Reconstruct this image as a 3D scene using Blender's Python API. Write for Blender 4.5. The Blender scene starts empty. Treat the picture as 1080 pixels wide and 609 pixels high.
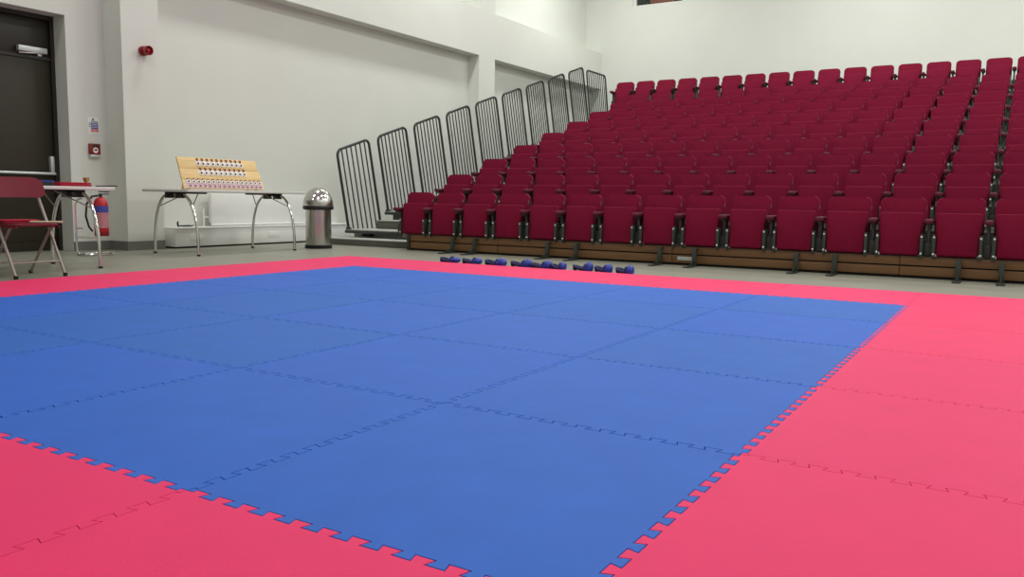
import bpy, bmesh, math, random
from mathutils import Vector, Matrix
from mathutils.geometry import tessellate_polygon
random.seed(7)
S = bpy.context.scene
COL = S.collection
PI = math.pi
FZ = -0.012            # hall floor; the mats' top is z = 0
ORD = ['first', 'second', 'third', 'fourth', 'fifth', 'sixth', 'seventh', 'eighth', 'ninth', 'tenth',
       'eleventh', 'twelfth', 'thirteenth', 'fourteenth', 'fifteenth', 'sixteenth', 'seventeenth', 'eighteenth']

# ------------------------------------------------------------------ materials
def lin(c):
    return tuple(((v/255)/12.92 if v/255 <= .04045 else ((v/255+.055)/1.055)**2.4) for v in c)

def mat(name, rgb, rough=.6, metal=0., noise=0., nscale=8., bump=0., bscale=60., spec=.5, perobj=0., stretch=None, coat=0., sheen=0.):
    m = bpy.data.materials.new(name); m.use_nodes = True
    nt = m.node_tree; N = nt.nodes; L = nt.links
    b = N['Principled BSDF']
    c = lin(rgb)
    b.inputs['Roughness'].default_value = rough
    b.inputs['Metallic'].default_value = metal
    b.inputs['Specular IOR Level'].default_value = spec
    if coat: b.inputs['Coat Weight'].default_value = coat
    if sheen: b.inputs['Sheen Weight'].default_value = sheen
    tc = N.new('ShaderNodeTexCoord')
    mp = N.new('ShaderNodeMapping')
    if stretch: mp.inputs['Scale'].default_value = stretch
    L.new(tc.outputs['Object'], mp.inputs['Vector'])
    nz = N.new('ShaderNodeTexNoise'); nz.inputs['Scale'].default_value = nscale; nz.inputs['Detail'].default_value = 4
    L.new(mp.outputs['Vector'], nz.inputs['Vector'])
    cr = N.new('ShaderNodeValToRGB')
    k = noise
    cr.color_ramp.elements[0].position = .3; cr.color_ramp.elements[1].position = .7
    cr.color_ramp.elements[0].color = tuple(max(0, v*(1-k)) for v in c)+(1,)
    cr.color_ramp.elements[1].color = tuple(min(1, v*(1+k)) for v in c)+(1,)
    L.new(nz.outputs['Fac'], cr.inputs['Fac'])
    out = cr.outputs['Color']
    if perobj:
        oi = N.new('ShaderNodeObjectInfo')
        hs = N.new('ShaderNodeHueSaturation')
        mr = N.new('ShaderNodeMapRange'); mr.inputs['To Min'].default_value = 1-perobj; mr.inputs['To Max'].default_value = 1+perobj
        L.new(oi.outputs['Random'], mr.inputs['Value']); L.new(mr.outputs['Result'], hs.inputs['Value'])
        mh = N.new('ShaderNodeMapRange'); mh.inputs['To Min'].default_value = .5-perobj*.06; mh.inputs['To Max'].default_value = .5+perobj*.06
        L.new(oi.outputs['Random'], mh.inputs['Value']); L.new(mh.outputs['Result'], hs.inputs['Hue'])
        L.new(out, hs.inputs['Color']); out = hs.outputs['Color']
    L.new(out, b.inputs['Base Color'])
    if bump:
        n2 = N.new('ShaderNodeTexNoise'); n2.inputs['Scale'].default_value = bscale; n2.inputs['Detail'].default_value = 3
        L.new(mp.outputs['Vector'], n2.inputs['Vector'])
        bp = N.new('ShaderNodeBump'); bp.inputs['Strength'].default_value = bump; bp.inputs['Distance'].default_value = .01
        L.new(n2.outputs['Fac'], bp.inputs['Height']); L.new(bp.outputs['Normal'], b.inputs['Normal'])
    return m

M = dict(
    wall=mat('white wall paint', (221, 223, 215), .85, noise=.015, nscale=1.5, spec=.2),
    ceil=mat('ceiling paint', (225, 225, 220), .9, noise=.01),
    floor=mat('grey vinyl floor', (142, 142, 128), .42, noise=.04, nscale=3, spec=.35),
    skirt=mat('grey skirting', (112, 112, 106), .6, noise=.04),
    trunk=mat('white trunking', (236, 237, 233), .5, noise=.01),
    blue=mat('blue foam', (39, 100, 196), .6, noise=.05, nscale=5, bump=.06, bscale=120, spec=.28, perobj=.05),
    red=mat('red foam', (238, 46, 106), .6, noise=.03, nscale=5, bump=.06, bscale=120, spec=.28, perobj=.025),
    foam=mat('black foam edge', (60, 30, 60), .8),
    seat=mat('burgundy fabric', (118, 8, 45), .85, noise=.09, nscale=40, bump=.15, bscale=300, spec=.2, sheen=.0),
    armf=mat('burgundy arm pad', (88, 10, 36), .7, noise=.05),
    shell=mat('dark plastic shell', (38, 30, 30), .5, noise=.05),
    std=mat('green grey steel', (66, 74, 66), .45, metal=.35, noise=.08),
    bolt=mat('bright bolt', (225, 228, 222), .3, metal=.4, noise=.02),
    stud=mat('dull zinc plate', (120, 122, 116), .5, metal=.2, noise=.03),
    wood=mat('varnished oak panel', (122, 88, 54), .45, noise=.16, nscale=5, stretch=(.6, 6, 14)),
    dark=mat('dark void shade', (20, 17, 15), .8),  # near-black colour that stands in for shade in narrow gaps
    tread=mat('grey step surface', (172, 172, 165), .6, noise=.06, nscale=20),
    riser=mat('green grey riser', (92, 94, 84), .6, noise=.05),
    nose=mat('dark nosing', (52, 54, 50), .5, noise=.05),
    rail=mat('dark grey rail', (42, 42, 42), .4, metal=.2, noise=.05),
    door=mat('dark olive door', (50, 46, 35), .5, noise=.05, nscale=4, spec=.3),
    doorf=mat('dark door frame', (40, 36, 28), .5, noise=.05),
    alu=mat('satin aluminium', (205, 210, 208), .35, metal=.4, noise=.03),
    chrome=mat('chrome', (225, 225, 222), .12, metal=1., noise=.01),
    steel=mat('brushed steel', (196, 194, 188), .24, metal=1., noise=.04, nscale=12, stretch=(1, 1, .15)),
    black=mat('black plastic', (20, 20, 20), .45, noise=.05),
    rubber=mat('black rubber', (28, 26, 25), .8, noise=.05),
    ttop=mat('pale grey laminate', (214, 217, 209), .45, noise=.015),
    tubeg=mat('grey painted tube', (150, 142, 134), .4, metal=.35, noise=.03),
    chairp=mat('maroon chair plastic', (112, 16, 34), .75, noise=.06, nscale=6),
    pine=mat('pale pine', (230, 200, 140), .55, noise=.1, nscale=6, stretch=(8, .5, 8)),
    medal=mat('white medal', (238, 232, 222), .4, noise=.02),
    medalp=mat('pink medal', (216, 180, 188), .4, noise=.05),
    ribb=mat('brown ribbon', (130, 72, 48), .7, noise=.1),
    ribp=mat('plum ribbon', (112, 36, 58), .7, noise=.1),
    ink=mat('dark ink', (44, 30, 32), .6),
    rsound=mat('alarm red', (140, 16, 24), .35, noise=.04),
    rsound2=mat('alarm lens red', (176, 40, 52), .25, noise=.04),
    paper=mat('white paper', (236, 236, 232), .7, noise=.01),
    pblue=mat('sign blue', (64, 72, 158), .6, noise=.02),
    pred=mat('sign red', (206, 66, 76), .6, noise=.02),
    guard=mat('blue coated foam', (38, 64, 162), .4, noise=.06, nscale=20),
    guardd=mat('navy elastic', (26, 30, 82), .7, noise=.08, nscale=30),
    clothr=mat('crimson cloth', (170, 22, 52), .85, noise=.08, nscale=30),
    clothb=mat('royal blue cloth', (46, 66, 160), .85, noise=.08, nscale=30),
    clothk=mat('charcoal cloth', (44, 42, 48), .85, noise=.08, nscale=30),
    gold=mat('gold metal', (190, 156, 92), .35, metal=.7, noise=.05),
    exred=mat('extinguisher red', (190, 26, 40), .35, noise=.03),
    exlab=mat('extinguisher pink label', (196, 128, 138), .5, noise=.12, nscale=50),
    stick=mat('pale wooden stick', (222, 204, 170), .5, noise=.05),
    glass=mat('dark window glass', (34, 38, 36), .1, noise=.1, spec=.6),
    brown=mat('red brown panel', (112, 66, 50), .6, noise=.1),
    winf=mat('white window frame', (226, 226, 220), .5, noise=.01),
)

# ------------------------------------------------------------------ mesh helpers
class MB:
    def __init__(s): s.bm = bmesh.new()
    def box(s, x0, x1, y0, y1, z0, z1, bev=0., seg=2, mtx=None):
        r = bmesh.ops.create_cube(s.bm, size=1)
        vs = r['verts']
        m = Matrix.Translation(((x0+x1)/2, (y0+y1)/2, (z0+z1)/2)) @ Matrix.Diagonal((abs(x1-x0), abs(y1-y0), abs(z1-z0), 1))
        bmesh.ops.transform(s.bm, matrix=m, verts=vs)
        if bev:
            es = list({e for v in vs for e in v.link_edges})
            q = bmesh.ops.bevel(s.bm, geom=es, offset=bev, segments=seg, profile=.5, affect='EDGES')
            vs = list({v for f in q['faces'] for v in f.verts} | {v for v in vs if v.is_valid})
        if mtx is not None: bmesh.ops.transform(s.bm, matrix=mtx, verts=[v for v in vs if v.is_valid])
        return s
    def prism(s, pts, d, axis='y', bev=0., at=0.):
        """outline pts (u,v) extruded by d along axis; y: (x,z), z: (x,y), x: (y,z)"""
        def P(u, v, w): return {'y': (u, w, v), 'z': (u, v, w), 'x': (w, u, v)}[axis]
        a = [s.bm.verts.new(P(u, v, at)) for u, v in pts]
        b = [s.bm.verts.new(P(u, v, at+d)) for u, v in pts]
        n = len(pts); fs = []
        fa = s.bm.faces.new(a); fb = s.bm.faces.new(b[::-1])
        for i in range(n): s.bm.faces.new((a[i], b[i], b[(i+1) % n], a[(i+1) % n]))
        if bev:
            es = list(fa.edges)+list(fb.edges)
            bmesh.ops.bevel(s.bm, geom=es, offset=bev, segments=2, profile=.5, affect='EDGES')
        return s
    def tube(s, pts, r, n=8, closed=False, caps=True):
        pts = [Vector(p) for p in pts]; rings = []; m = len(pts); prev = None
        for i, p in enumerate(pts):
            if closed: t = (pts[(i+1) % m]-pts[i-1]).normalized()
            else: t = (pts[min(i+1, m-1)]-pts[max(i-1, 0)]).normalized()
            if prev is None:
                a = t.orthogonal().normalized()
            else:
                a = (prev - t*prev.dot(t)).normalized()
            prev = a; b = t.cross(a)
            rr = r[i] if isinstance(r, (list, tuple)) else r
            rings.append([s.bm.verts.new(p+a*(rr*math.cos(2*PI*k/n))+b*(rr*math.sin(2*PI*k/n))) for k in range(n)])
        for i in range(m if closed else m-1):
            A, B = rings[i], rings[(i+1) % m]
            for k in range(n): s.bm.faces.new((A[k], A[(k+1) % n], B[(k+1) % n], B[k]))
        if caps and not closed:
            s.bm.faces.new(rings[0][::-1]); s.bm.faces.new(rings[-1])
        return s
    def lathe(s, prof, n=32, c=(0, 0, 0), mtx=None):
        rings = []
        allv = []
        for r, z in prof:
            if r < 1e-6: v = s.bm.verts.new((c[0], c[1], c[2]+z)); rings.append([v]); allv.append(v)
            else:
                R = [s.bm.verts.new((c[0]+r*math.cos(2*PI*k/n), c[1]+r*math.sin(2*PI*k/n), c[2]+z)) for k in range(n)]
                rings.append(R); allv += R
        for A, B in zip(rings, rings[1:]):
            for k in range(n):
                k2 = (k+1) % n
                if len(A) == 1 and len(B) == 1: continue
                if len(A) == 1: s.bm.faces.new((A[0], B[k2], B[k]))
                elif len(B) == 1: s.bm.faces.new((A[k], A[k2], B[0]))
                else: s.bm.faces.new((A[k], A[k2], B[k2], B[k]))
        for R, rev in ((rings[0], True), (rings[-1], False)):
            if len(R) > 1: s.bm.faces.new(R[::-1] if rev else R)
        if mtx is not None: bmesh.ops.transform(s.bm, matrix=mtx, verts=allv)
        return s
    def ell(s, c, r, flat=None, sub=3):
        q = bmesh.ops.create_icosphere(s.bm, subdivisions=sub, radius=1)
        for v in q['verts']:
            v.co = Vector((c[0]+v.co.x*r[0], c[1]+v.co.y*r[1], c[2]+v.co.z*r[2]))
            if flat is not None and v.co.z < flat: v.co.z = flat
        return s
    def build(s, name, m, parent=None, smooth=True, loc=None):
        bmesh.ops.recalc_face_normals(s.bm, faces=s.bm.faces)
        me = bpy.data.meshes.new(name); s.bm.to_mesh(me); s.bm.free()
        me.materials.append(M[m])
        if smooth:
            me.polygons.foreach_set('use_smooth', [True]*len(me.polygons))
            me.set_sharp_from_angle(angle=math.radians(38))
        o = bpy.data.objects.new(name, me); COL.objects.link(o)
        if parent is not None: o.parent = parent
        if loc: o.location = loc
        return o

def tag(o, label, cat, group=None, kind=None):
    o['label'] = label; o['category'] = cat
    if group: o['group'] = group
    if kind: o['kind'] = kind
    return o
def thing(name, label, cat, loc=(0, 0, 0), rz=0., group=None):
    o = bpy.data.objects.new(name, None); o.empty_display_size = .1; COL.objects.link(o)
    o.location = loc; o.rotation_euler = (0, 0, rz)
    return tag(o, label, cat, group)
def struct(o, label=None, cat=None):
    o['kind'] = 'structure'
    if label: o['label'] = label
    if cat: o['category'] = cat
    return o
KIDS = {}
def kids(o):
    if o.name not in KIDS: KIDS[o.name] = [c for c in COL.objects if c.parent == o]
    return KIDS[o.name]
def dup(o, parent=None):
    c = o.copy(); COL.objects.link(c)
    if parent is not None: c.parent = parent
    for ch in kids(o): dup(ch, c)
    return c
def arc(c, r, a0, a1, n, f):
    return [f(c[0]+r*math.cos(a0+(a1-a0)*i/n), c[1]+r*math.sin(a0+(a1-a0)*i/n)) for i in range(n+1)]
def rrect(x0, x1, z0, z1, rt, rb, n=5):
    p = []
    for (cx, cz, r, a) in ((x1-rt, z1-rt, rt, 0), (x0+rt, z1-rt, rt, PI/2), (x0+rb, z0+rb, rb, PI), (x1-rb, z0+rb, rb, 1.5*PI)):
        for i in range(n+1):
            t = a+PI/2*i/n; p.append((cx+r*math.cos(t), cz+r*math.sin(t)))
    return p

# ------------------------------------------------------------------ room shell
XD, XP, XR, XU = -9.01, -8.65, -8.915, -9.11      # door wall, pilaster/beam face, recess back, upper wall
YB = 18.25; YN = -6.0; XE = 9.0; ZC = 7.0
Y1, Y2, Y3, Y4 = 4.991, 5.498, 12.673, 13.246
ZS, ZL = 3.5, 4.39
DY0, DY1, DZ = 2.75, 4.522, 2.736                  # door opening in the left wall

struct(MB().box(-10.2, XE+.2, YN-.2, YB+.2, FZ-.2, FZ).build('floor', 'floor', smooth=False), 'grey vinyl floor of the sports hall', 'floor')
struct(MB().box(-10.2, XE+.2, YN-.2, YB+.2, ZC, ZC+.2).build('ceiling', 'ceil', smooth=False), 'pale ceiling of the hall', 'ceiling')
w = MB()
w.box(-9.6, XD, YN, DY0, FZ, ZC)
w.box(-9.6, XD, DY1, Y1, FZ, ZC)
w.box(-9.6, XD, DY0, DY1, DZ, ZC)
w.box(-9.6, XP, Y1, Y2, FZ, ZC)                    # pilaster beside the door
w.box(-9.6, XR, Y2, Y3, FZ, ZS)
w.box(-9.6, XR, Y4, YB, FZ, ZS)
w.box(-9.6, XP, Y3, Y4, FZ, ZC)                    # second pilaster
w.box(-9.6, XP, Y2, Y3, ZS, ZL); w.box(-9.6, XP, Y4, YB, ZS, ZL)
w.box(-9.6, XU, Y2, Y3, ZL, ZC); w.box(-9.6, XU, Y4, YB, ZL, ZC)
struct(w.build('wall_left', 'wall', smooth=False), 'white side wall with pilasters, beam and shallow recesses', 'wall')
WX0, WX1, WZ0, WZ1 = -7.83, -6.5, 5.46, 6.3
w = MB()
w.box(-9.6, WX0, YB, YB+.3, FZ, ZC); w.box(WX1, XE, YB, YB+.3, FZ, ZC)
w.box(WX0, WX1, YB, YB+.3, FZ, WZ0); w.box(WX0, WX1, YB, YB+.3, WZ1, ZC)
struct(w.build('wall_back', 'wall', smooth=False), 'white wall behind the tiered seats', 'wall')
struct(MB().box(XE, XE+.2, YN, YB, FZ, ZC).build('wall_right', 'wall', smooth=False), 'white wall opposite the tables', 'wall')
struct(MB().box(-9.6, XE, YN-.2, YN, FZ, ZC).build('wall_front', 'wall', smooth=False), 'white wall facing the seats', 'wall')
# window high in the back wall
wn = thing('window_1', 'dark control room window high in the wall above the seats', 'window', (WX0, YB, WZ0)); struct(wn)
ww, wh = WX1-WX0, WZ1-WZ0
f = MB(); f.box(0, .07, .04, .16, 0, wh); f.box(ww-.07, ww, .04, .16, 0, wh); f.box(.07, ww-.07, .04, .16, 0, .015); f.box(.07, ww-.07, .04, .16, wh-.06, wh)
f.build('window_frame', 'winf', wn, smooth=False)
MB().box(.07, ww-.07, .1, .12, .03, wh-.06).build('window_pane', 'glass', wn, smooth=False)
MB().box(.42, 1.05, .085, .099, .03, .3).build('window_panel', 'brown', wn, smooth=False)
# door
d = thing('door_1', 'dark olive double door with push bar in a deep white reveal', 'door', (-9.262, DY1, FZ)); struct(d)
dw = DY1-DY0
f = MB(); f.box(-.08, .02, -.045, 0, 0, DZ-FZ); f.box(-.08, .02, -dw, -dw+.06, 0, DZ-FZ); f.box(-.08, .02, -dw+.06, -.045, DZ-FZ-.05, DZ-FZ)
f.build('door_frame', 'doorf', d, smooth=False)
lf = MB(); lf.box(-.06, -.01, -.045-.86, -.048, .01, 2.235, bev=.004)
lf.box(-.01, -.002, -.84, -.12, .12, 2.09, bev=.003)
lf = lf.build('door_leaf', 'door', d)
lf2 = MB().box(-.06, -.01, -dw+.063, -.91, .01, 2.235, bev=.004).build('door_leaf', 'door', d)
tp = MB(); tp.box(-.06, -.02, -dw+.06, -.045, 2.26, DZ-FZ-.05, bev=.004); tp.box(-.02, .005, -dw+.06, -.045, 2.235, 2.27)
tp.build('over_panel', 'doorf', d)
c = MB(); c.box(-.008, .05, -.43, -.1, 2.30, 2.365, bev=.008); c.build('door_closer', 'alu', d)
c = MB(); c.box(.0, .02, -.2, -.15, 2.27, 2.305, bev=.004); c.tube([(.035, -.2, 2.3), (.06, -.32, 2.285), (.03, -.42, 2.28)], .007); c.build('closer_arm', 'alu', d)
pb = MB(); pb.tube([(.05, -.86, .915), (.05, -.07, .915)], .017, 10); pb = pb.build('push_bar', 'alu', d)
b = MB(); b.box(-.009, .045, -.115, -.07, .93, 1.12, bev=.006); b.build('bar_bracket', 'alu', pb)
b = MB(); b.box(-.009, .045, -.86, -.82, .9, 1.0, bev=.006); b.build('bar_bracket', 'alu', pb)
# baseboards
bb = MB(); bb.box(XD, XD+.015, YN, DY0, FZ, .1); bb.box(XD, XD+.015, DY1, Y1, FZ, .1); bb.box(XD+.015, XP+.015, Y1-.015, Y1, FZ, .1); bb.box(XP, XP+.015, Y1, Y2, FZ, .1)
struct(bb.build('baseboard_left', 'skirt', smooth=False), 'grey skirting along the white wall', 'skirting')

# trunking box, radiator, wall fittings
t = thing('wall_trunking', 'long low white trunking box on the floor along the recess wall', 'trunking', (-8.58, 5.6, FZ))
MB().box(-.31, -.015, .01, 3.29, 0, .024).build('shadow_strip', 'dark', t, smooth=False)  # near-black strip added to paint the shadow line under the casing
MB().box(-.33, 0, 0, 3.3, .022, .25, bev=.006).build('casing', 'trunk', t)
MB().box(-.33, .012, 0, 3.3, .25, .268, bev=.004).build('top_ledge', 'trunk', t)
for y in (.22, 1.55):
    MB().box(0, .006, y, y+.2, .1, .18, bev=.003).build('socket_plate', 'trunk', t)
r = thing('radiator', 'flat white radiator panel on the recess wall behind the medal table', 'radiator', (-8.74, 6.3, .3))
MB().box(-.06, 0, 0, 1.95, 0, .4, bev=.012).build('panel', 'trunk', r)
x = MB(); x.box(-.03, .012, 0, 1.95, -.035, 0, bev=.008); x.box(-.175, -.06, .2, .26, .05, .3); x.box(-.175, -.06, 1.7, 1.76, .05, .3); x.build('bottom_rail', 'trunk', r)
x = MB(); x.tube([(-.1, -.05, .2), (-.1, -.05, -.044)], .012); x.tube([(-.1, -.05, .08), (-.06, .0, .08)], .01); x.build('pipe', 'trunk', r)
x = MB()
x.tube([(-8.61+.03*math.cos(a*.7), 5.72+.06*math.sin(a*.7)+a*.006, .273+.004*(a % 3)) for a in range(26)], .008, 6)
x.tube([(-8.59, 5.66, .268), (-8.59, 5.65, .31), (-8.61, 5.67, .33)], .012, 6)
tag(x.build('cable', 'black'), 'small black cable coil on the end of the white trunking', 'cable')

s = thing('alarm_sounder', 'round red fire alarm sounder on the white pilaster', 'alarm', (XP, 5.27, 2.415))
rot = Matrix.Rotation(PI/2, 4, 'Y')
MB().lathe([(0, 0), (.06, 0), (.06, .025), (.052, .04), (0, .04)], 28, mtx=rot).build('base', 'rsound', s)
MB().lathe([(0, .04), (.045, .04), (.045, .07), (.058, .09), (.058, .13), (.05, .135), (.044, .12), (.03, .1), (0, .1)], 28, mtx=rot).build('horn', 'rsound', s)
MB().lathe([(0, .1), (.02, .1), (.022, .118), (.012, .128), (0, .13)], 20, mtx=rot).build('lens', 'rsound2', s)

s = thing('fire_notice', 'white fire action notice with blue and red bands on the wall', 'sign', (XD, 4.753, 1.385))
MB().box(0, .004, 0, .135, 0, .205, bev=.001).build('notice_sheet', 'paper', s)
MB().box(.004, .0055, .038, .128, .072, .15).build('blue_band', 'pblue', s, smooth=False)
MB().box(.004, .0055, .038, .128, .034, .07).build('red_band', 'pred', s, smooth=False)
x = MB()
for z in (.086, .104, .122, .138): x.box(.0055, .0062, .044, .118, z, z+.005)
for z in (.044, .057): x.box(.0055, .0062, .044, .112, z, z+.004)
x.build('text_line', 'paper', s, smooth=False)
x = MB(); x.lathe([(0, 0), (.012, 0), (.012, .002), (0, .002)], 16, c=(0, 0, .004), mtx=Matrix.Translation((0, .066, .182)) @ rot)
x.box(.004, .0055, .04, .12, .157, .164)
for z in (.09, .11, .13): x.box(.004, .0055, .012, .03, z, z+.01)
x.build('symbol', 'ink', s, smooth=False)
s = thing('call_point', 'red break-glass fire call point below the fire notice', 'alarm', (XD, 4.748, 1.112))
MB().box(0, .045, 0, .13, .035, .165, bev=.006).build('housing', 'rsound', s)
MB().lathe([(0, 0), (.034, 0), (.034, .004), (0, .005)], 24, mtx=Matrix.Translation((.0445, .065, .085)) @ rot).build('glass_plate', 'paper', s)
MB().box(.0445, .049, .02, .11, .125, .155, bev=.002).build('label_plate', 'ink', s)
x = MB(); x.lathe([(0, 0), (.012, 0), (.012, .002), (0, .002)], 16, mtx=Matrix.Translation((.05, .065, .09)) @ rot)
x.prism([(.036, .095), (.048, .087), (.036, .079)], .002, 'x', at=.0492); x.prism([(.094, .095), (.082, .087), (.094, .079)], .002, 'x', at=.0492)
x.build('symbol', 'ink', s, smooth=False)
MB().box(0, .05, .0, .13, 0, .033, bev=.005).build('test_cover', 'alu', s)

# ------------------------------------------------------------------ mats
NT = 24; A = .013
def dove(flip):
    """interlocking edge: (t, offset) along one side; dovetail teeth that are wider at the tip, flat at both corners"""
    p = [(0, 0), (.02, 0)]; k = .96/NT; fl = .004
    for i in range(NT):
        s = 1 if (i % 2 == 0) ^ flip else -1
        t0, t1 = .02+i*k, .02+(i+1)*k
        p.append((t0-(fl if i else 0), s*A)); p.append((t1+(fl if i < NT-1 else 0), s*A))
    return p+[(.98, 0), (1, 0)]
def tile_outline(teeth):
    """unit tile 0..1; teeth = dict side-> bool (interlocked) ; CCW outline"""
    out = []
    def side(P0, P1, n, on, fl):
        if on: out.extend([Vector(P0)+(Vector(P1)-Vector(P0))*t+Vector(n)*o for t, o in dove(fl)])
        else: out.extend([Vector(P0), Vector(P1)])
    # shared curve for horizontal seams runs +x, offset +y ; for vertical seams runs +y, offset +x
    def rside(P0, P1, n, on, fl):
        if on: out.extend([Vector(P0)+(Vector(P1)-Vector(P0))*t+Vector(n)*o for t, o in reversed(dove(fl))])
        else: out.extend([Vector(P1), Vector(P0)])
    side((0, 0), (1, 0), (0, 1), teeth['b'], False)
    side((1, 0), (1, 1), (1, 0), teeth['r'], False)
    rside((0, 1), (1, 1), (0, 1), teeth['t'], False)
    rside((0, 0), (0, 1), (1, 0), teeth['l'], False)
    res = []
    for v in out:
        if not res or (v-res[-1]).length > 1e-4: res.append(v)
    if (res[0]-res[-1]).length < 1e-4: res.pop()
    return res
def inset(poly, g):
    n = len(poly); out = []
    for i in range(n):
        a, b, c = poly[i-1], poly[i], poly[(i+1) % n]
        d1 = (b-a).normalized(); d2 = (c-b).normalized()
        n1 = Vector((-d1.y, d1.x)); n2 = Vector((-d2.y, d2.x))
        m = n1+n2
        if m.length < .2: out.append(b+n1*g); continue
        m.normalize(); q = max(.35, m.dot(n1))
        out.append(b+m*(g/q))
    return out
TM = {}
def tile_mesh(teeth, mname):
    key = (tuple(sorted(teeth.items())), mname)
    if key in TM: return TM[key]
    bm = bmesh.new()
    g_ = 1. if mname == 'blue' else .55
    top = inset(tile_outline(teeth), .0023*g_); mid = inset(tile_outline(teeth), .0014*g_)
    th = -FZ
    V0 = [bm.verts.new((v.x-.5, v.y-.5, th)) for v in top]
    V1 = [bm.verts.new((v.x-.5, v.y-.5, th-.0015)) for v in mid]
    V2 = [bm.verts.new((v.x-.5, v.y-.5, 0)) for v in mid]
    n = len(V0)
    tri = tessellate_polygon([[Vector((v.x, v.y, 0)) for v in mid]])
    for a_, b_, c_ in tri:
        for VV in (V0, V2):
            try: bm.faces.new((VV[a_], VV[b_], VV[c_]))
            except ValueError: pass
    for i in range(n):
        j = (i+1) % n
        f1 = bm.faces.new((V1[i], V1[j], V0[j], V0[i])); f2 = bm.faces.new((V2[i], V2[j], V1[j], V1[i]))
        f2.material_index = 0
    bmesh.ops.recalc_face_normals(bm, faces=bm.faces)
    me = bpy.data.meshes.new('foam_mat'); bm.to_mesh(me); bm.free(); me.materials.append(M[mname])
    TM[key] = me
    return me
XA, XB, YA, YC = -6, 2, -2, 6
for i in range(XA, XB):
    for j in range(YA, YC):
        bl = -5 <= i < 0 and 0 <= j < 5
        if j < 0 and i >= 1: continue
        if i >= 1: continue
        if j < -1: continue
        teeth = dict(l=i > XA, r=i < 0, b=j > -1, t=j < YC-1)
        o = bpy.data.objects.new('foam_mat', tile_mesh(teeth, 'blue' if bl else 'red')); COL.objects.link(o)
        o.location = (i+.5+random.uniform(-.0003, .0003), j+.5+random.uniform(-.0003, .0003), FZ)
        o.rotation_euler = (0, 0, random.uniform(-.0002, .0002))
        if bl:
            tag(o, 'blue jigsaw foam mat, %s row from the seats, %s from the table wall' % (ORD[4-j], ORD[i+5]), 'mat', 'blue foam mats of the fighting area')
        else:
            if j == 5: l = 'pinkish red jigsaw foam mat in the strip by the seats, %s from the table wall' % ORD[i+6]
            elif j == -1: l = 'pinkish red jigsaw foam mat in the near strip, %s from the table wall' % ORD[i+6]
            elif i == -6: l = 'pinkish red jigsaw foam mat along the tables, %s from the seats' % ORD[5-j]
            else: l = 'pinkish red jigsaw foam mat in the strip opposite the tables, %s from the seats' % ORD[5-j]
            tag(o, l, 'mat', 'red foam mats around the blue area')

# ------------------------------------------------------------------ seats
PX, SX0, SY0, SZ0, SD, SR, TDR, TDD = .4897, -6.4248, 7.6634, .7553, .9133, .2646, .2274, .6245
SC = SX0+.205                                       # centre of the first seat
def row_off(r): return (r*SD+(TDD if r == 9 else 0), r*SR+(TDR if r == 9 else 0))

def make_seat(detail, end):
    t = thing('tip_up_seat', 'x', 'seat')
    rec = Matrix.Translation((0, -.05, .33)) @ Matrix.Rotation(math.radians(-9), 4, 'X') @ Matrix.Translation((0, .05, -.33))
    b = MB(); b.prism(rrect(-.205, .205, .33, .758, .055, .03), .062, 'y', bev=.014, at=-.085)
    bmesh.ops.transform(b.bm, matrix=rec, verts=b.bm.verts)
    b.build('backrest', 'seat', t)
    b = MB(); b.prism(rrect(-.198, .198, .335, .748, .05, .03), .022, 'y', bev=.006, at=-.0235)
    bmesh.ops.transform(b.bm, matrix=rec, verts=b.bm.verts)
    b.build('back_shell', 'shell', t)
    p = MB()
    # tipped-up cushion seen from its underside, a little narrower at the lower edge
    o = [(-.172, .215), (-.162, .205), (.162, .205), (.172, .215), (.192, .585), (.186, .604), (.17, .612), (-.17, .612), (-.186, .604), (-.192, .585)]
    p.prism(o[::-1], .1, 'y', bev=.019, at=-.205)
    bmesh.ops.transform(p.bm, matrix=Matrix.Translation((0, -.15, .2)) @ Matrix.Rotation(math.radians(-8), 4, 'X') @ Matrix.Translation((0, .15, -.2)), verts=p.bm.verts)
    p.build('seat_pad', 'seat', t)
    for sx in (-1, 1):
        h = MB(); h.box(sx*.178, sx*.208, -.205, -.18, .2, .41, bev=.005); h.box(sx*.195, sx*.208, -.182, -.09, .205, .41, bev=.004)
        h.box(sx*.18, sx*.206, -.2, -.168, .178, .215, bev=.006)
        h = h.build('hinge_bracket', 'std', t)
        if detail:
            for z in (.228, .385):
                MB().lathe([(0, 0), (.0105, 0), (.0095, .007), (.004, .01), (0, .01)], 10, mtx=Matrix.Translation((sx*.193, -.205, z)) @ Matrix.Rotation(PI/2, 4, 'X')).build('bolt', 'bolt', h)
    for sx in ((-1, 1) if end else (1,)):
        x = sx*.245
        a = MB(); a.box(x-.034, x+.034, -.26, .03, .507, .555, bev=.018, seg=3); a.build('armrest', 'armf', t)
        q = MB(); q.box(x-.014, x+.014, -.14, -.03, .206, .51, bev=.004); q.box(x-.03, x+.03, -.12, -.05, .206, .34, bev=.004)
        q.box(x-.018, x+.018, -.22, -.03, .488, .508, bev=.004); q.box(x-.035, x+.035, -.15, -.135, .206, .33, bev=.003)
        q.build('arm_support', 'nose', t)
    m = MB(); m.box(-.2, .2, -.1, -.06, .225, .285, bev=.004); m.box(-.194, -.18, -.1, .0, .225, .5); m.box(.18, .194, -.1, .0, .225, .5)
    m.build('seat_frame', 'std', t)
    MB().box(.203, .208, -.03, -.014, .63, .668, bev=.002).build('side_stud', 'stud', t)
    return t
protos = {}
ROWN = ['front row', 'second row up', 'third row up', 'fourth row up', 'fifth row up', 'sixth row up', 'seventh row up', 'eighth row up', 'ninth row up', 'top row']
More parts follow.
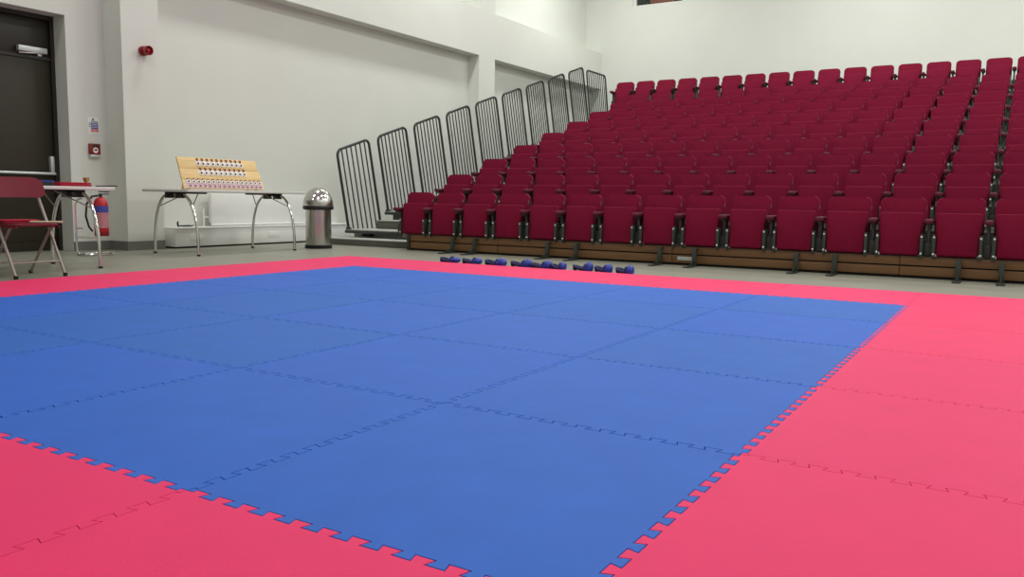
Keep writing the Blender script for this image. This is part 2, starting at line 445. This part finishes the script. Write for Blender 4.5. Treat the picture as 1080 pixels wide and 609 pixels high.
for r in range(10):
    k0 = -2 if r == 9 else 0
    dy, dz = row_off(r)
    for k in range(k0, 15):
        key = (r < 4, k == k0)
        if key not in protos: protos[key] = make_seat(*key); o = protos[key]
        else: o = dup(protos[key])
        o.location = (SC+k*PX, SY0+dy, dz)
        o['label'] = 'burgundy tip-up seat in the %s, %s from the stepped aisle' % (ROWN[r], ORD[k-k0])
        o['group'] = 'tip-up seats of the ' + ROWN[r]

# ------------------------------------------------------------------ seating stand
XL, XS, XEND = -7.98, -6.47, 1.6
st = thing('seating_stand', 'tiered retractable stand with oak front boards carrying the burgundy seats', 'seating stand', (0, 0, FZ))
Z0 = .2-FZ
def tz(k):  # top of tier k (0 = behind the front row)
    return Z0+k*SR+(TDR if k == 9 else 0)
def ty(k): return 7.58+k*SD+(TDD if k >= 9 else 0)
for k in range(10):
    y0, y1 = ty(k), (ty(k+1) if k < 9 else 17.3)
    m = MB(); m.box(XS, XEND, y0, y1+.02, tz(k)-.05, tz(k)); m.build('tread', 'tread', st, smooth=False)
    if k: MB().box(XS, XEND, y0+.02, y0+.04, tz(k-1), tz(k)-.05).build('riser', 'nose', st, smooth=False)
    # aisle side
    XL = -7.98 if k < 9 else -7.8
    ya = 8.1+k*SD+(TDD if k == 9 else 0); yb = 8.1+(k+1)*SD+(TDD if k == 8 else 0) if k < 9 else 17.3
    MB().box(XL, XS, ya, yb+.05, tz(k)-.012, tz(k)).build('tread', 'tread', st, smooth=False)
    MB().box(XL, XS, ya-.012, ya+.04, tz(k)-.055, tz(k)-.0125, bev=.004).build('nosing', 'nose', st)
    zb = tz(k-1) if k else 0
    MB().box(XL+.03, XS, ya+.16, ya+.18, zb, tz(k)-.055).build('riser', 'riser' if k else 'tread', st, smooth=False)
    f = MB(); f.box(XL+.28, XL+.42, ya+.06, ya+.16, tz(k)-.1, tz(k)-.055); f.box(XS-.3, XS-.16, ya+.06, ya+.16, tz(k)-.1, tz(k)-.055)
    f.build('tier_roller', 'rubber', st, smooth=False)
    # half-height step box in front of the tier edge
    zs = tz(k)-SR/2 if k else .085-FZ
    s_ = MB(); s_.box(XL+.14 if k else XL-.05, XS, ya-.36, ya-.005 if k else ya+.15, (zb if k else 0), zs-.015, bev=.003)
    s_ = s_.build('step_box', 'riser', st)
    MB().box(XL+.14 if k else XL-.05, XS, ya-.37, ya-.004 if k else ya+.15, zs-.015, zs, bev=.004).build('step_tread', 'tread', s_)
# oak front boards
YPL = 7.5
x0 = -6.28
pb_ = MB(); joints = [x0, -4.9, -2.62, -.33, 1.6]
for (z0, z1) in ((.016, .1), (.114, .195)):
    for a, b in zip(joints, joints[1:]): pb_.box(a+.003, b-.003, YPL, YPL+.018, z0-FZ, z1-FZ, bev=.003)
fp = pb_.build('front_board', 'wood', st)
MB().box(x0-.01, 1.6, YPL+.018, YPL+.03, .004, .195-FZ).build('front_backing', 'dark', st, smooth=False)
MB().box(x0-.04, x0, YPL-.02, YPL+.05, 0, .2-FZ, bev=.004).build('end_post', 'nose', st)
MB().box(x0-.01, x0+.03, YPL+.03, ty(0), 0, .2).build('end_panel', 'nose', st, smooth=False)
MB().box(x0, XEND, YPL, ty(0)+.02, .195-FZ, .2-FZ).build('front_cap', 'nose', st, smooth=False)
MB().box(-2.555, -2.39, YPL-.008, YPL-.0, .044-FZ, .085-FZ, bev=.003).build('socket_plate', 'alu', st)
XEND_panel = MB().box(XEND-.02, XEND, ty(0), 17.3, 0, .19); XEND_panel.build('end_panel', 'nose', st, smooth=False)

# support legs under the front row
lx = [-5.374, -5.046, -4.025, -3.655, -2.647, -2.263, -1.227, -.869, .184, .52]
def make_leg(side):
    t = thing('seat_support_leg', 'x', 'support leg')
    p = MB(); p.box(-.022, .022, -.02, .02, .012, .196, bev=.004); p.box(-.02, .02, .02, .068, .17, .19); p.build('post', 'std', t)
    f = MB(); f.prism([(-.03, -.27), (.03, -.27), (.035, -.2), (.035, .06), (-.035, .06), (-.035, -.2)], .012, 'z', bev=.002); f.build('foot_plate', 'nose', t)
    g = MB(); g.prism([(-.2, .012), (-.02, .012), (-.02, .06)], .008, 'x', at=-.004); g.build('gusset', 'std', t)
    return t
for n, x in enumerate(lx):
    o = make_leg(0) if n == 0 else dup(leg0)
    if n == 0: leg0 = o
    o.location = (.596+(x-.596)*1.0275, 7.43, FZ)
    o['label'] = 'grey steel leg with flat foot under the front row, %s from the stepped aisle' % ORD[n]
    o['group'] = 'support legs under the front row'

# ------------------------------------------------------------------ aisle rails
def make_rail(k):
    Yb = 8.12+k*SD; zb = (.2 if k == 0 else .2+k*SR)
    level = k == 9
    if level: zb = tz(8)+FZ; Yb = 16.26
    W = .745 if not level else 1.0
    sl = 0 if level else SR/SD
    zt = (3.66 if level else 1.36+k*SR)               # top at the front corner
    H = zt-zb
    t = thing('guard_rail', 'x', 'railing', (-7.93, Yb, zb))
    def pt(u, v):   # u along the aisle, v height; the panel leans outward and forward
        return (-.1*v/1.12, u-.13*v/1.12*(0.3 if level else 1), v)
    def top(u): return H+sl*u
    R = .09
    path = [pt(0, .006)]
    path.append(pt(0, H-R))
    for i in range(1, 7):
        a = PI-PI/2*i/6; u = R+R*math.cos(a); path.append(pt(u, top(u)-R+R*math.sin(a)))
    for i in range(0, 7):
        a = PI/2-PI/2*i/6; u = W-R+R*math.cos(a); path.append(pt(u, top(u)-R+R*math.sin(a)))
    path.append(pt(W, .006))
    MB().tube(path, .02, 10).build('frame', 'rail', t)
    nb = 6 if k == 0 else 7 if not level else 9
    for i in range(nb):
        u = W*(i+1)/(nb+1)
        MB().tube([pt(u, .005), pt(u, top(u)-.005)], .0105, 6).build('baluster', 'rail', t)
    for u, v in ((0, 0), (W, 0)):
        p = pt(u, v); MB().box(p[0]-.03, p[0]+.03, p[1]-.03, p[1]+.03, v+.001, v+.03, bev=.004).build('socket', 'nose', t)
    t['label'] = ('dark tubular guard rail panel, level one at the top of the stepped aisle' if level else
                  'dark tubular guard rail panel with sloping top, %s up the stepped aisle' % ORD[k])
    t['group'] = 'guard rails along the stepped aisle'
for k in range(10): make_rail(k)

# ------------------------------------------------------------------ sparring foot guards on the floor
def foot_guard(x, y, rz, L, ball, label):
    t = thing('foot_guard', label, 'foot guard', (x, y, FZ), rz, 'blue sparring foot guards on the floor')
    b = MB()
    # toe cap: a rounded foam cup, open behind
    b.ell((L*.30, 0, .036), (L*.2, .052, ball), flat=0.002)
    b.ell((L*.12, .0, .026), (L*.22, .046, .036), flat=0.002)
    b.build('toe_cap', 'guard', t)
    s = MB()
    s.tube([(L*.05, -.04, .02), (-L*.2, -.048, .03), (-L*.42, -.03, .045), (-L*.48, 0, .05), (-L*.42, .03, .045), (-L*.2, .048, .03), (L*.05, .04, .02)],
           [.018, .016, .014, .014, .014, .016, .018], 8)
    s.ell((-L*.4, 0, .022), (L*.12, .04, .022), flat=.002, sub=2)
    s.build('heel_strap', 'guardd', t)
    z = MB()
    z.tube([(L*.1, .05*math.cos(a), .012+.056*math.sin(a)) for a in [PI*i/10 for i in range(11)]], .009, 6)
    z.build('instep_strap', 'guardd', t)
gx = [(467, 488, .032), (491, 510, .036), (513, 538, .052), (540, 562, .054), (563, 585, .056), (585, 600, .045), (606, 626.5, .06), (629, 648, .055), (652, 671.5, .055)]
gw = {467: -4.703, 490: -4.415, 489: -4.428, 512: -4.148, 505: -4.232, 538: -3.844, 540: -3.821, 562: -3.572, 563: -3.561, 585: -3.32, 600: -3.16, 606: -3.097, 626.5: -2.885, 629: -2.86, 648: -2.669, 652: -2.63, 671.5: -2.44, 488: -4.44, 491: -4.404, 510: -4.172, 513: -4.136}
for n, (a, b, ball) in enumerate(gx):
    xa, xb = gw[a], gw[b]
    foot_guard((xa+xb)/2-.02, 6.07+random.uniform(-.01, .03), random.uniform(-.2, .25), (xb-xa)*.96, ball,
               'blue foam sparring foot guard on the floor by the mats, %s from the stepped aisle' % ORD[n])

# ------------------------------------------------------------------ tables
def make_table(label, loc, L, W, group):
    """origin at floor under the near front corner: x back towards -X (0..-W), y 0..L"""
    t = thing('folding_table', label, 'table', loc, 0, group)
    H = .74-FZ
    top = MB(); top.box(-W, 0, 0, L, H-.03, H, bev=.006); top.build('tabletop', 'ttop', t)
    xm = -W/2
    for y in (.14, L-.19):
        sgn = 1 if y < L/2 else -1
        for s in (-1, 1):
            P = []
            for i in range(13):
                a = i/12
                # arch: nearly level at the top, upright at the foot
                ang = a*PI/2
                P.append((xm+s*(.115+.275*math.sin(ang)**.9), y, .012+(H-.06-.012)*math.cos(ang)**.85 if i < 12 else .012))
            lg = MB().tube(P, .0165, 10).build('leg', 'chrome', t)
            MB().lathe([(0, 0), (.02, 0), (.02, .016), (.014, .022), (0, .022)], 12, c=(xm+s*.39, y, 0)).build('foot_cap', 'rubber', lg)
            MB().box(xm+s*.045, xm+s*.14, y-.035, y+.035, H-.1, H-.0305, bev=.005).build('leg_bracket', 'black', t)
            MB().tube([(xm+s*.3, y, H-.2), (xm+s*.1, y+sgn*.24, H-.04)], .006, 6).build('brace', 'tubeg', t)
        MB().box(xm-.03, xm+.03, min(y, y+sgn*.42), max(y, y+sgn*.42), H-.05, H-.0305, bev=.004).build('slide_rail', 'black', t)
        MB().tube([(xm-.06, y, H-.06), (xm+.06, y, H-.06)], .014, 8).build('axle', 'chrome', t)
    return t
make_table('pale grey folding table with curved chrome legs under the medal board', (-7.27, 4.8, FZ), 1.79, .8, 'folding tables along the wall')
make_table('pale grey folding table by the dark door behind the red chair', (-6.65, 1.68, FZ), 1.86, .74, 'folding tables along the wall')

# medal board on the table
BL = 1.19; BH = .385; tilt = math.radians(-19)
bd = thing('medal_board', 'pale pine display board leaning back on the table, holding rows of medals', 'display board', (-7.62, 5.03, .7553))
BM = Matrix.Rotation(tilt, 4, 'Y')                   # board frame: y along, z up the board, +x its face
def bx(mb, *a, **k): mb.box(*a, mtx=BM, **k); return mb
for i, (z0, z1, e) in enumerate(((.0, .108, 0), (.11, .245, -.012), (.247, BH, -.03))):
    m = MB(); bx(m, -.02, 0, 0 if i == 0 else .0, BL+e, z0, z1, bev=.003); m.build('plank', 'pine', bd)
m = MB(); bx(m, -.045, -.02, .06, .1, 0, BH-.02); bx(m, -.045, -.02, BL-.12, BL-.08, 0, BH-.02); m.build('batten', 'pine', bd)
for z, a, b in ((.318, .24, .93), (.205, .25, .945)):
    m = MB(); bx(m, 0, .0015, a, b, z-.03, z+.027); m.build('white_strip', 'paper', bd, smooth=False)
m = MB(); bx(m, 0, .0015, .03, BL-.02, .008, .1); m.build('pink_strip', 'medalp', bd, smooth=False)
m = MB(); m.box(-.18, -.165, .1, .13, -.044, .3, mtx=Matrix.Rotation(math.radians(10), 4, 'Y')); m.box(-.18, -.165, BL-.13, BL-.1, -.044, .3, mtx=Matrix.Rotation(math.radians(10), 4, 'Y'))
m.build('prop', 'pine', bd)
def make_medal(disc, rib, R, rl):
    t = thing('medal', 'x', 'medal')
    Rt = Matrix.Rotation(PI/2, 4, 'Y')
    MB().lathe([(0, .002), (R, .002), (R, .007), (R*.85, .009), (0, .0085)], 16, mtx=Rt).build('disc', disc, t)
    MB().lathe([(0, .0085), (R*.5, .0085), (R*.47, .0105), (0, .0105)], 12, mtx=Rt).build('centre', 'ink', t)
    m = MB(); m.prism([(-.017, R+rl), (-.009, R-.004), (.009, R-.004), (.017, R+rl)], .003, 'x', at=.003); m.build('ribbon', rib, t, smooth=False)
    return t
mrows = [(.308, .27, .905, 10, 'medal', 'ribb', .03, .036, 'top row'), (.192, .285, .925, 10, 'medal', 'ribb', .03, .036, 'second row'),
         (.082, .08, 1.13, 16, 'medal', 'ribp', .026, .012, 'third row'), (.03, .09, 1.135, 16, 'medalp', 'ribp', .024, .006, 'bottom row')]
for (z, a, b, n, dm, rm, R, rl, rn) in mrows:
    p0 = None
    for i in range(n):
        if p0 is None: o = p0 = make_medal(dm, rm, R, rl)
        else: o = dup(p0)
        y = a+(b-a)*i/(n-1)
        v = BM @ Vector((.0015, y, z))
        o.location = (-7.62+v.x, 5.03+y, .7553+v.z); o.rotation_euler = (0, tilt, 0)
        o['label'] = 'round %s medal on the pine board, %s, %s from the door end' % ('white' if dm == 'medal' else 'pinkish', rn, ORD[i])
        o['group'] = 'medals of the ' + rn

# ------------------------------------------------------------------ bin
bn = thing('waste_bin', 'stainless steel bullet bin with domed lid at the foot of the rails', 'bin', (-7.42, 6.97, FZ))
MB().lathe([(0, 0), (.176, 0), (.18, .006), (.18, .04), (.172, .05), (0, .05)], 40).build('base_ring', 'rubber', bn)
MB().lathe([(0, .05), (.169, .05), (.17, .06), (.17, .52), (0, .52)], 48).build('body', 'steel', bn)
MB().lathe([(0, .515), (.172, .515), (.2, .522), (.203, .535), (.203, .56), (.198, .57), (0, .57)], 48).build('collar', 'black', bn)
dp = [(0, .57), (.198, .57)]+[(.198*math.cos(a), .575+.24*math.sin(a)) for a in [PI/2*i/14 for i in range(0, 14)]]+[(0, .815)]
MB().lathe(dp, 48).build('dome_lid', 'steel', bn)
# push flap: a raised patch on the dome towards the hall
fl = MB(); grid = []
for i in range(9):
    row = []
    for j in range(13):
        el = math.radians(18+52*i/8); az = math.radians(-68+62*j/12)
        rr = 1.012
        row.append(fl.bm.verts.new((.198*rr*math.cos(el)*math.cos(az), .198*rr*math.cos(el)*math.sin(az), .575+.24*rr*math.sin(el))))
    grid.append(row)
for i in range(8):
    for j in range(12): fl.bm.faces.new((grid[i][j], grid[i][j+1], grid[i+1][j+1], grid[i+1][j]))
r_ = bmesh.ops.extrude_face_region(fl.bm, geom=list(fl.bm.faces))
for v in [g for g in r_['geom'] if isinstance(g, bmesh.types.BMVert)]:
    q = Vector((v.co.x, v.co.y, v.co.z-.575)); v.co = Vector((q.x*.97, q.y*.97, q.z*.97+.575))
fl.build('push_flap', 'chrome', bn)

# ------------------------------------------------------------------ folding chair (faces the mats)
ch = thing('folding_chair', 'maroon plastic folding chair with grey tube legs at the mat corner', 'chair', (-6.16, 2.54, FZ))
hz = -FZ
YW = .2
def rearx(z): return -.445+(.40)*(z/.43)
def frontx(z): return -.545*(z/1.0) if z < .7 else -.3815-.1*(z-.7)/.1*.5
for s in (-1, 1):
    p = [(-.0, s*YW, .012), (-.27, s*YW, .5), (-.375, s*YW, .69), (-.43, s*YW, .79)]
    lg = MB().tube(p, .0125, 10).build('front_leg', 'tubeg', ch)
    MB().lathe([(0, 0), (.017, 0), (.017, .03), (0, .03)], 10, c=(0, s*YW, 0)).build('foot_cap', 'rubber', lg)
    p = [(-.46, s*(YW-.035), .012), (-.3, s*(YW-.035), .2), (-.12, s*(YW-.035), .40), (-.06, s*(YW-.035), .425)]
    lg = MB().tube(p, .0115, 10).build('rear_leg', 'tubeg', ch)
    MB().lathe([(0, 0), (.016, 0), (.016, .03), (0, .03)], 10, c=(-.46, s*(YW-.035), 0)).build('foot_cap', 'rubber', lg)
MB().tube([(-.062, -YW, .125), (-.062, YW, .125)], .009, 8).build('crossbar', 'tubeg', ch)
MB().tube([(-.37, -YW+.035, .117), (-.37, YW-.035, .117)], .009, 8).build('crossbar', 'tubeg', ch)
# seat: thin dished panel
sb = MB(); sb.prism(rrect(-.44, .0, -YW+.02, YW-.02, .06, .04, 6), .018, 'z', bev=.006, at=.422)
sb.box(-.43, -.01, -YW+.022, -YW+.034, .405, .424); sb.box(-.43, -.01, YW-.034, YW-.022, .405, .424)
sb.build('seat', 'chairp', ch)
# curved backrest
bk = MB(); G = []
for side in (0, 1):
    g = []
    for i in range(13):
        u = -1+2*i/12; row = []
        for j in range(7):
            v = -1+2*j/6
            corner = max(0, abs(u)-.75)/.25
            hh = .085*(1-.35*corner**2)
            z = .735+v*hh
            x = -.352-.045*(1-u*u)-(z-.735)*.5 - side*.014
            row.append(bk.bm.verts.new((x, u*(YW+.05), z)))
        g.append(row)
    G.append(g)
for g in G:
    for i in range(12):
        for j in range(6): bk.bm.faces.new((g[i][j], g[i+1][j], g[i+1][j+1], g[i][j+1]))
def ring(g): return [g[i][0] for i in range(13)]+[g[12][j] for j in range(1, 7)]+[g[i][6] for i in range(11, -1, -1)]+[g[0][j] for j in range(5, 0, -1)]
ra, rb = ring(G[0]), ring(G[1])
for i in range(len(ra)):
    j = (i+1) % len(ra); bk.bm.faces.new((ra[i], ra[j], rb[j], rb[i]))
bk.build('backrest', 'chairp', ch)

# things on the chair and the door table
def cloth(name, m, label, cat, x0, x1, y0, y1, z, layers, rz=0, th=.013):
    t = thing(name, label, cat, ((x0+x1)/2, (y0+y1)/2, z), rz)
    lx_, ly_ = (x1-x0)/2, (y1-y0)/2
    for i in range(layers):
        b = MB(); e = random.uniform(-.008, .008)
        b.prism(rrect(-lx_+e, lx_-abs(e), -ly_+abs(e), ly_+e, .02, .02, 3), th-.001, 'z', bev=.004, at=i*th); b.build('fold', m, t)
    return t
cloth('folded_cloth', 'clothr', 'folded crimson cloth lying on the maroon chair seat', 'cloth', -6.58, -6.36, 2.37, 2.66, .431, 2)
tag(MB().tube([(-6.38, 2.57, .4385), (-6.20, 2.76, .4385)], .0085, 8).build('stick', 'stick'), 'pale wooden stick lying across the edge of the maroon chair seat', 'stick')
cloth('folded_cloth', 'clothr', 'folded crimson cloth on the end of the door table', 'cloth', -7.0, -6.75, 3.06, 3.38, .74, 3, .05)
cloth('folded_cloth', 'clothb', 'folded royal blue cloth beside the crimson one on the door table', 'cloth', -7.28, -7.04, 2.93, 3.2, .74, 4, -.06)
cloth('folded_cloth', 'clothk', 'dark grey folded cloth near the chair on the door table', 'cloth', -7.0, -6.74, 2.62, 3.02, .74, 3, .08)
g = thing('trophy_cup', 'small gold cup standing on the corner of the door table', 'cup', (-6.9, 3.41, .74))
MB().lathe([(0, 0), (.022, 0), (.024, .012), (.02, .018), (0, .018)], 20).build('base', 'black', g)
MB().lathe([(0, .018), (.008, .02), (.007, .032), (.016, .042), (.026, .062), (.028, .086), (.024, .086), (.02, .064), (0, .05)], 24).build('bowl', 'gold', g)
tag(MB().tube([(-6.74, 3.4, .747), (-6.68, 3.58, .753)], .0055, 8).build('pen', 'black'), 'black pen sticking out over the end of the door table', 'pen')

# fire extinguisher on its chrome stand, behind the door table
es = thing('extinguisher_stand', 'chrome tube stand with looped base under the fire extinguisher', 'stand', (-8.25, 4.29, FZ))
m = MB()
m.tube([(.03+.16*math.cos(a), .02+.19*math.sin(a), .014) for a in [2*PI*i/28 for i in range(28)]], .012, 8, closed=True); m.build('base_loop', 'chrome', es)
m = MB(); m.tube([(-.1, -.1, .014), (-.115, -.115, .05), (-.12, -.12, .2), (-.12, -.12, .56), (-.1, -.1, .62), (-.06, -.06, .64)], .011, 8); m.build('upright', 'chrome', es)
m = MB(); m.tube([(-.12, -.12, .3), (-.07, -.07, .3)], .008, 6); m.tube([(-.12, -.12, .2), (-.03, -.03, .2), (.06, .02, .2)], .009, 6); m.build('hook', 'chrome', es)
ex = thing('fire_extinguisher', 'red fire extinguisher with pink and blue label beside the door', 'extinguisher', (-8.17, 4.35, .205))
MB().lathe([(0, 0), (.07, 0), (.075, .008), (.075, .05), (0, .05)], 32).build('base', 'rsound', ex)
MB().lathe([(0, .05), (.073, .05), (.074, .06), (.074, .34), (.07, .38), (.055, .41), (.03, .43), (0, .435)], 32).build('cylinder', 'exred', ex)
MB().lathe([(.0745, .09), (.0757, .09), (.0757, .262), (.0745, .262)], 32).build('label_wrap', 'exlab', ex)
MB().lathe([(.0745, .264), (.0757, .264), (.0757, .335), (.0745, .335)], 32).build('blue_band', 'pblue', ex)
m = MB(); m.lathe([(0, .43), (.018, .43), (.018, .47), (0, .47)], 14); m.box(-.012, .012, -.02, .09, .462, .474, bev=.003); m.box(-.012, .012, -.02, .1, .488, .5, bev=.003, mtx=None)
m.build('valve_handle', 'black', ex)
m = MB(); m.tube([(-.01, -.02, .45), (-.05, -.07, .44), (-.09, -.11, .36), (-.1, -.12, .22), (-.08, -.1, .1), (-.06, -.07, .05)], .011, 8); m.build('hose', 'black', ex)

# ------------------------------------------------------------------ lamps
def area(x, y, z, sx, sy, e, col=(1, .975, .93)):
    l = bpy.data.lights.new('ceiling_lamp', 'AREA'); l.shape = 'RECTANGLE'; l.size = sx; l.size_y = sy; l.energy = e; l.color = col
    o = bpy.data.objects.new('ceiling_lamp', l); COL.objects.link(o); o.location = (x, y, z)
    return o
for x, ex_ in ((-7.2, .9), (-2.2, 1.), (2.2, 1.), (6.6, .9)):
    for y, ey in ((-2.5, .38), (2.0, .78), (6.5, 1.), (11.0, 1.15), (15.5, 1.25)):
        area(x, y, 6.85, .6, 1.5, 95*ex_*ey*(.6 if x < -4 and y < 3 else 1), (.985, 1, .98))
W = bpy.data.worlds.new('hall'); S.world = W; W.use_nodes = True
W.node_tree.nodes['Background'].inputs['Color'].default_value = (.6, .6, .6, 1); W.node_tree.nodes['Background'].inputs['Strength'].default_value = .1

# ------------------------------------------------------------------ camera
fpx, pit, roll, yaw, cx, cy, chh = 870.6118, .1076, .0148, .5453, .5963, -1.1946, .6812
cyw, syw = math.cos(yaw), math.sin(yaw)
fw = Vector((-syw*math.cos(pit), cyw*math.cos(pit), -math.sin(pit)))
r0 = Vector((cyw, syw, 0)); u0 = r0.cross(fw)
R_ = math.cos(roll)*r0+math.sin(roll)*u0; U_ = -math.sin(roll)*r0+math.cos(roll)*u0
cam = bpy.data.cameras.new('camera'); cam.sensor_width = 36; cam.lens = fpx/1080*36; cam.clip_start = .05
co = bpy.data.objects.new('camera', cam); COL.objects.link(co)
mt = Matrix((R_, U_, -fw)).transposed().to_4x4(); mt.translation = (cx, cy, chh); co.matrix_world = mt
S.camera = co
vs = S.view_settings; vs.view_transform = 'Standard'; vs.look = 'None'; vs.gamma = 1; vs.use_curve_mapping = False; vs.exposure = 0.
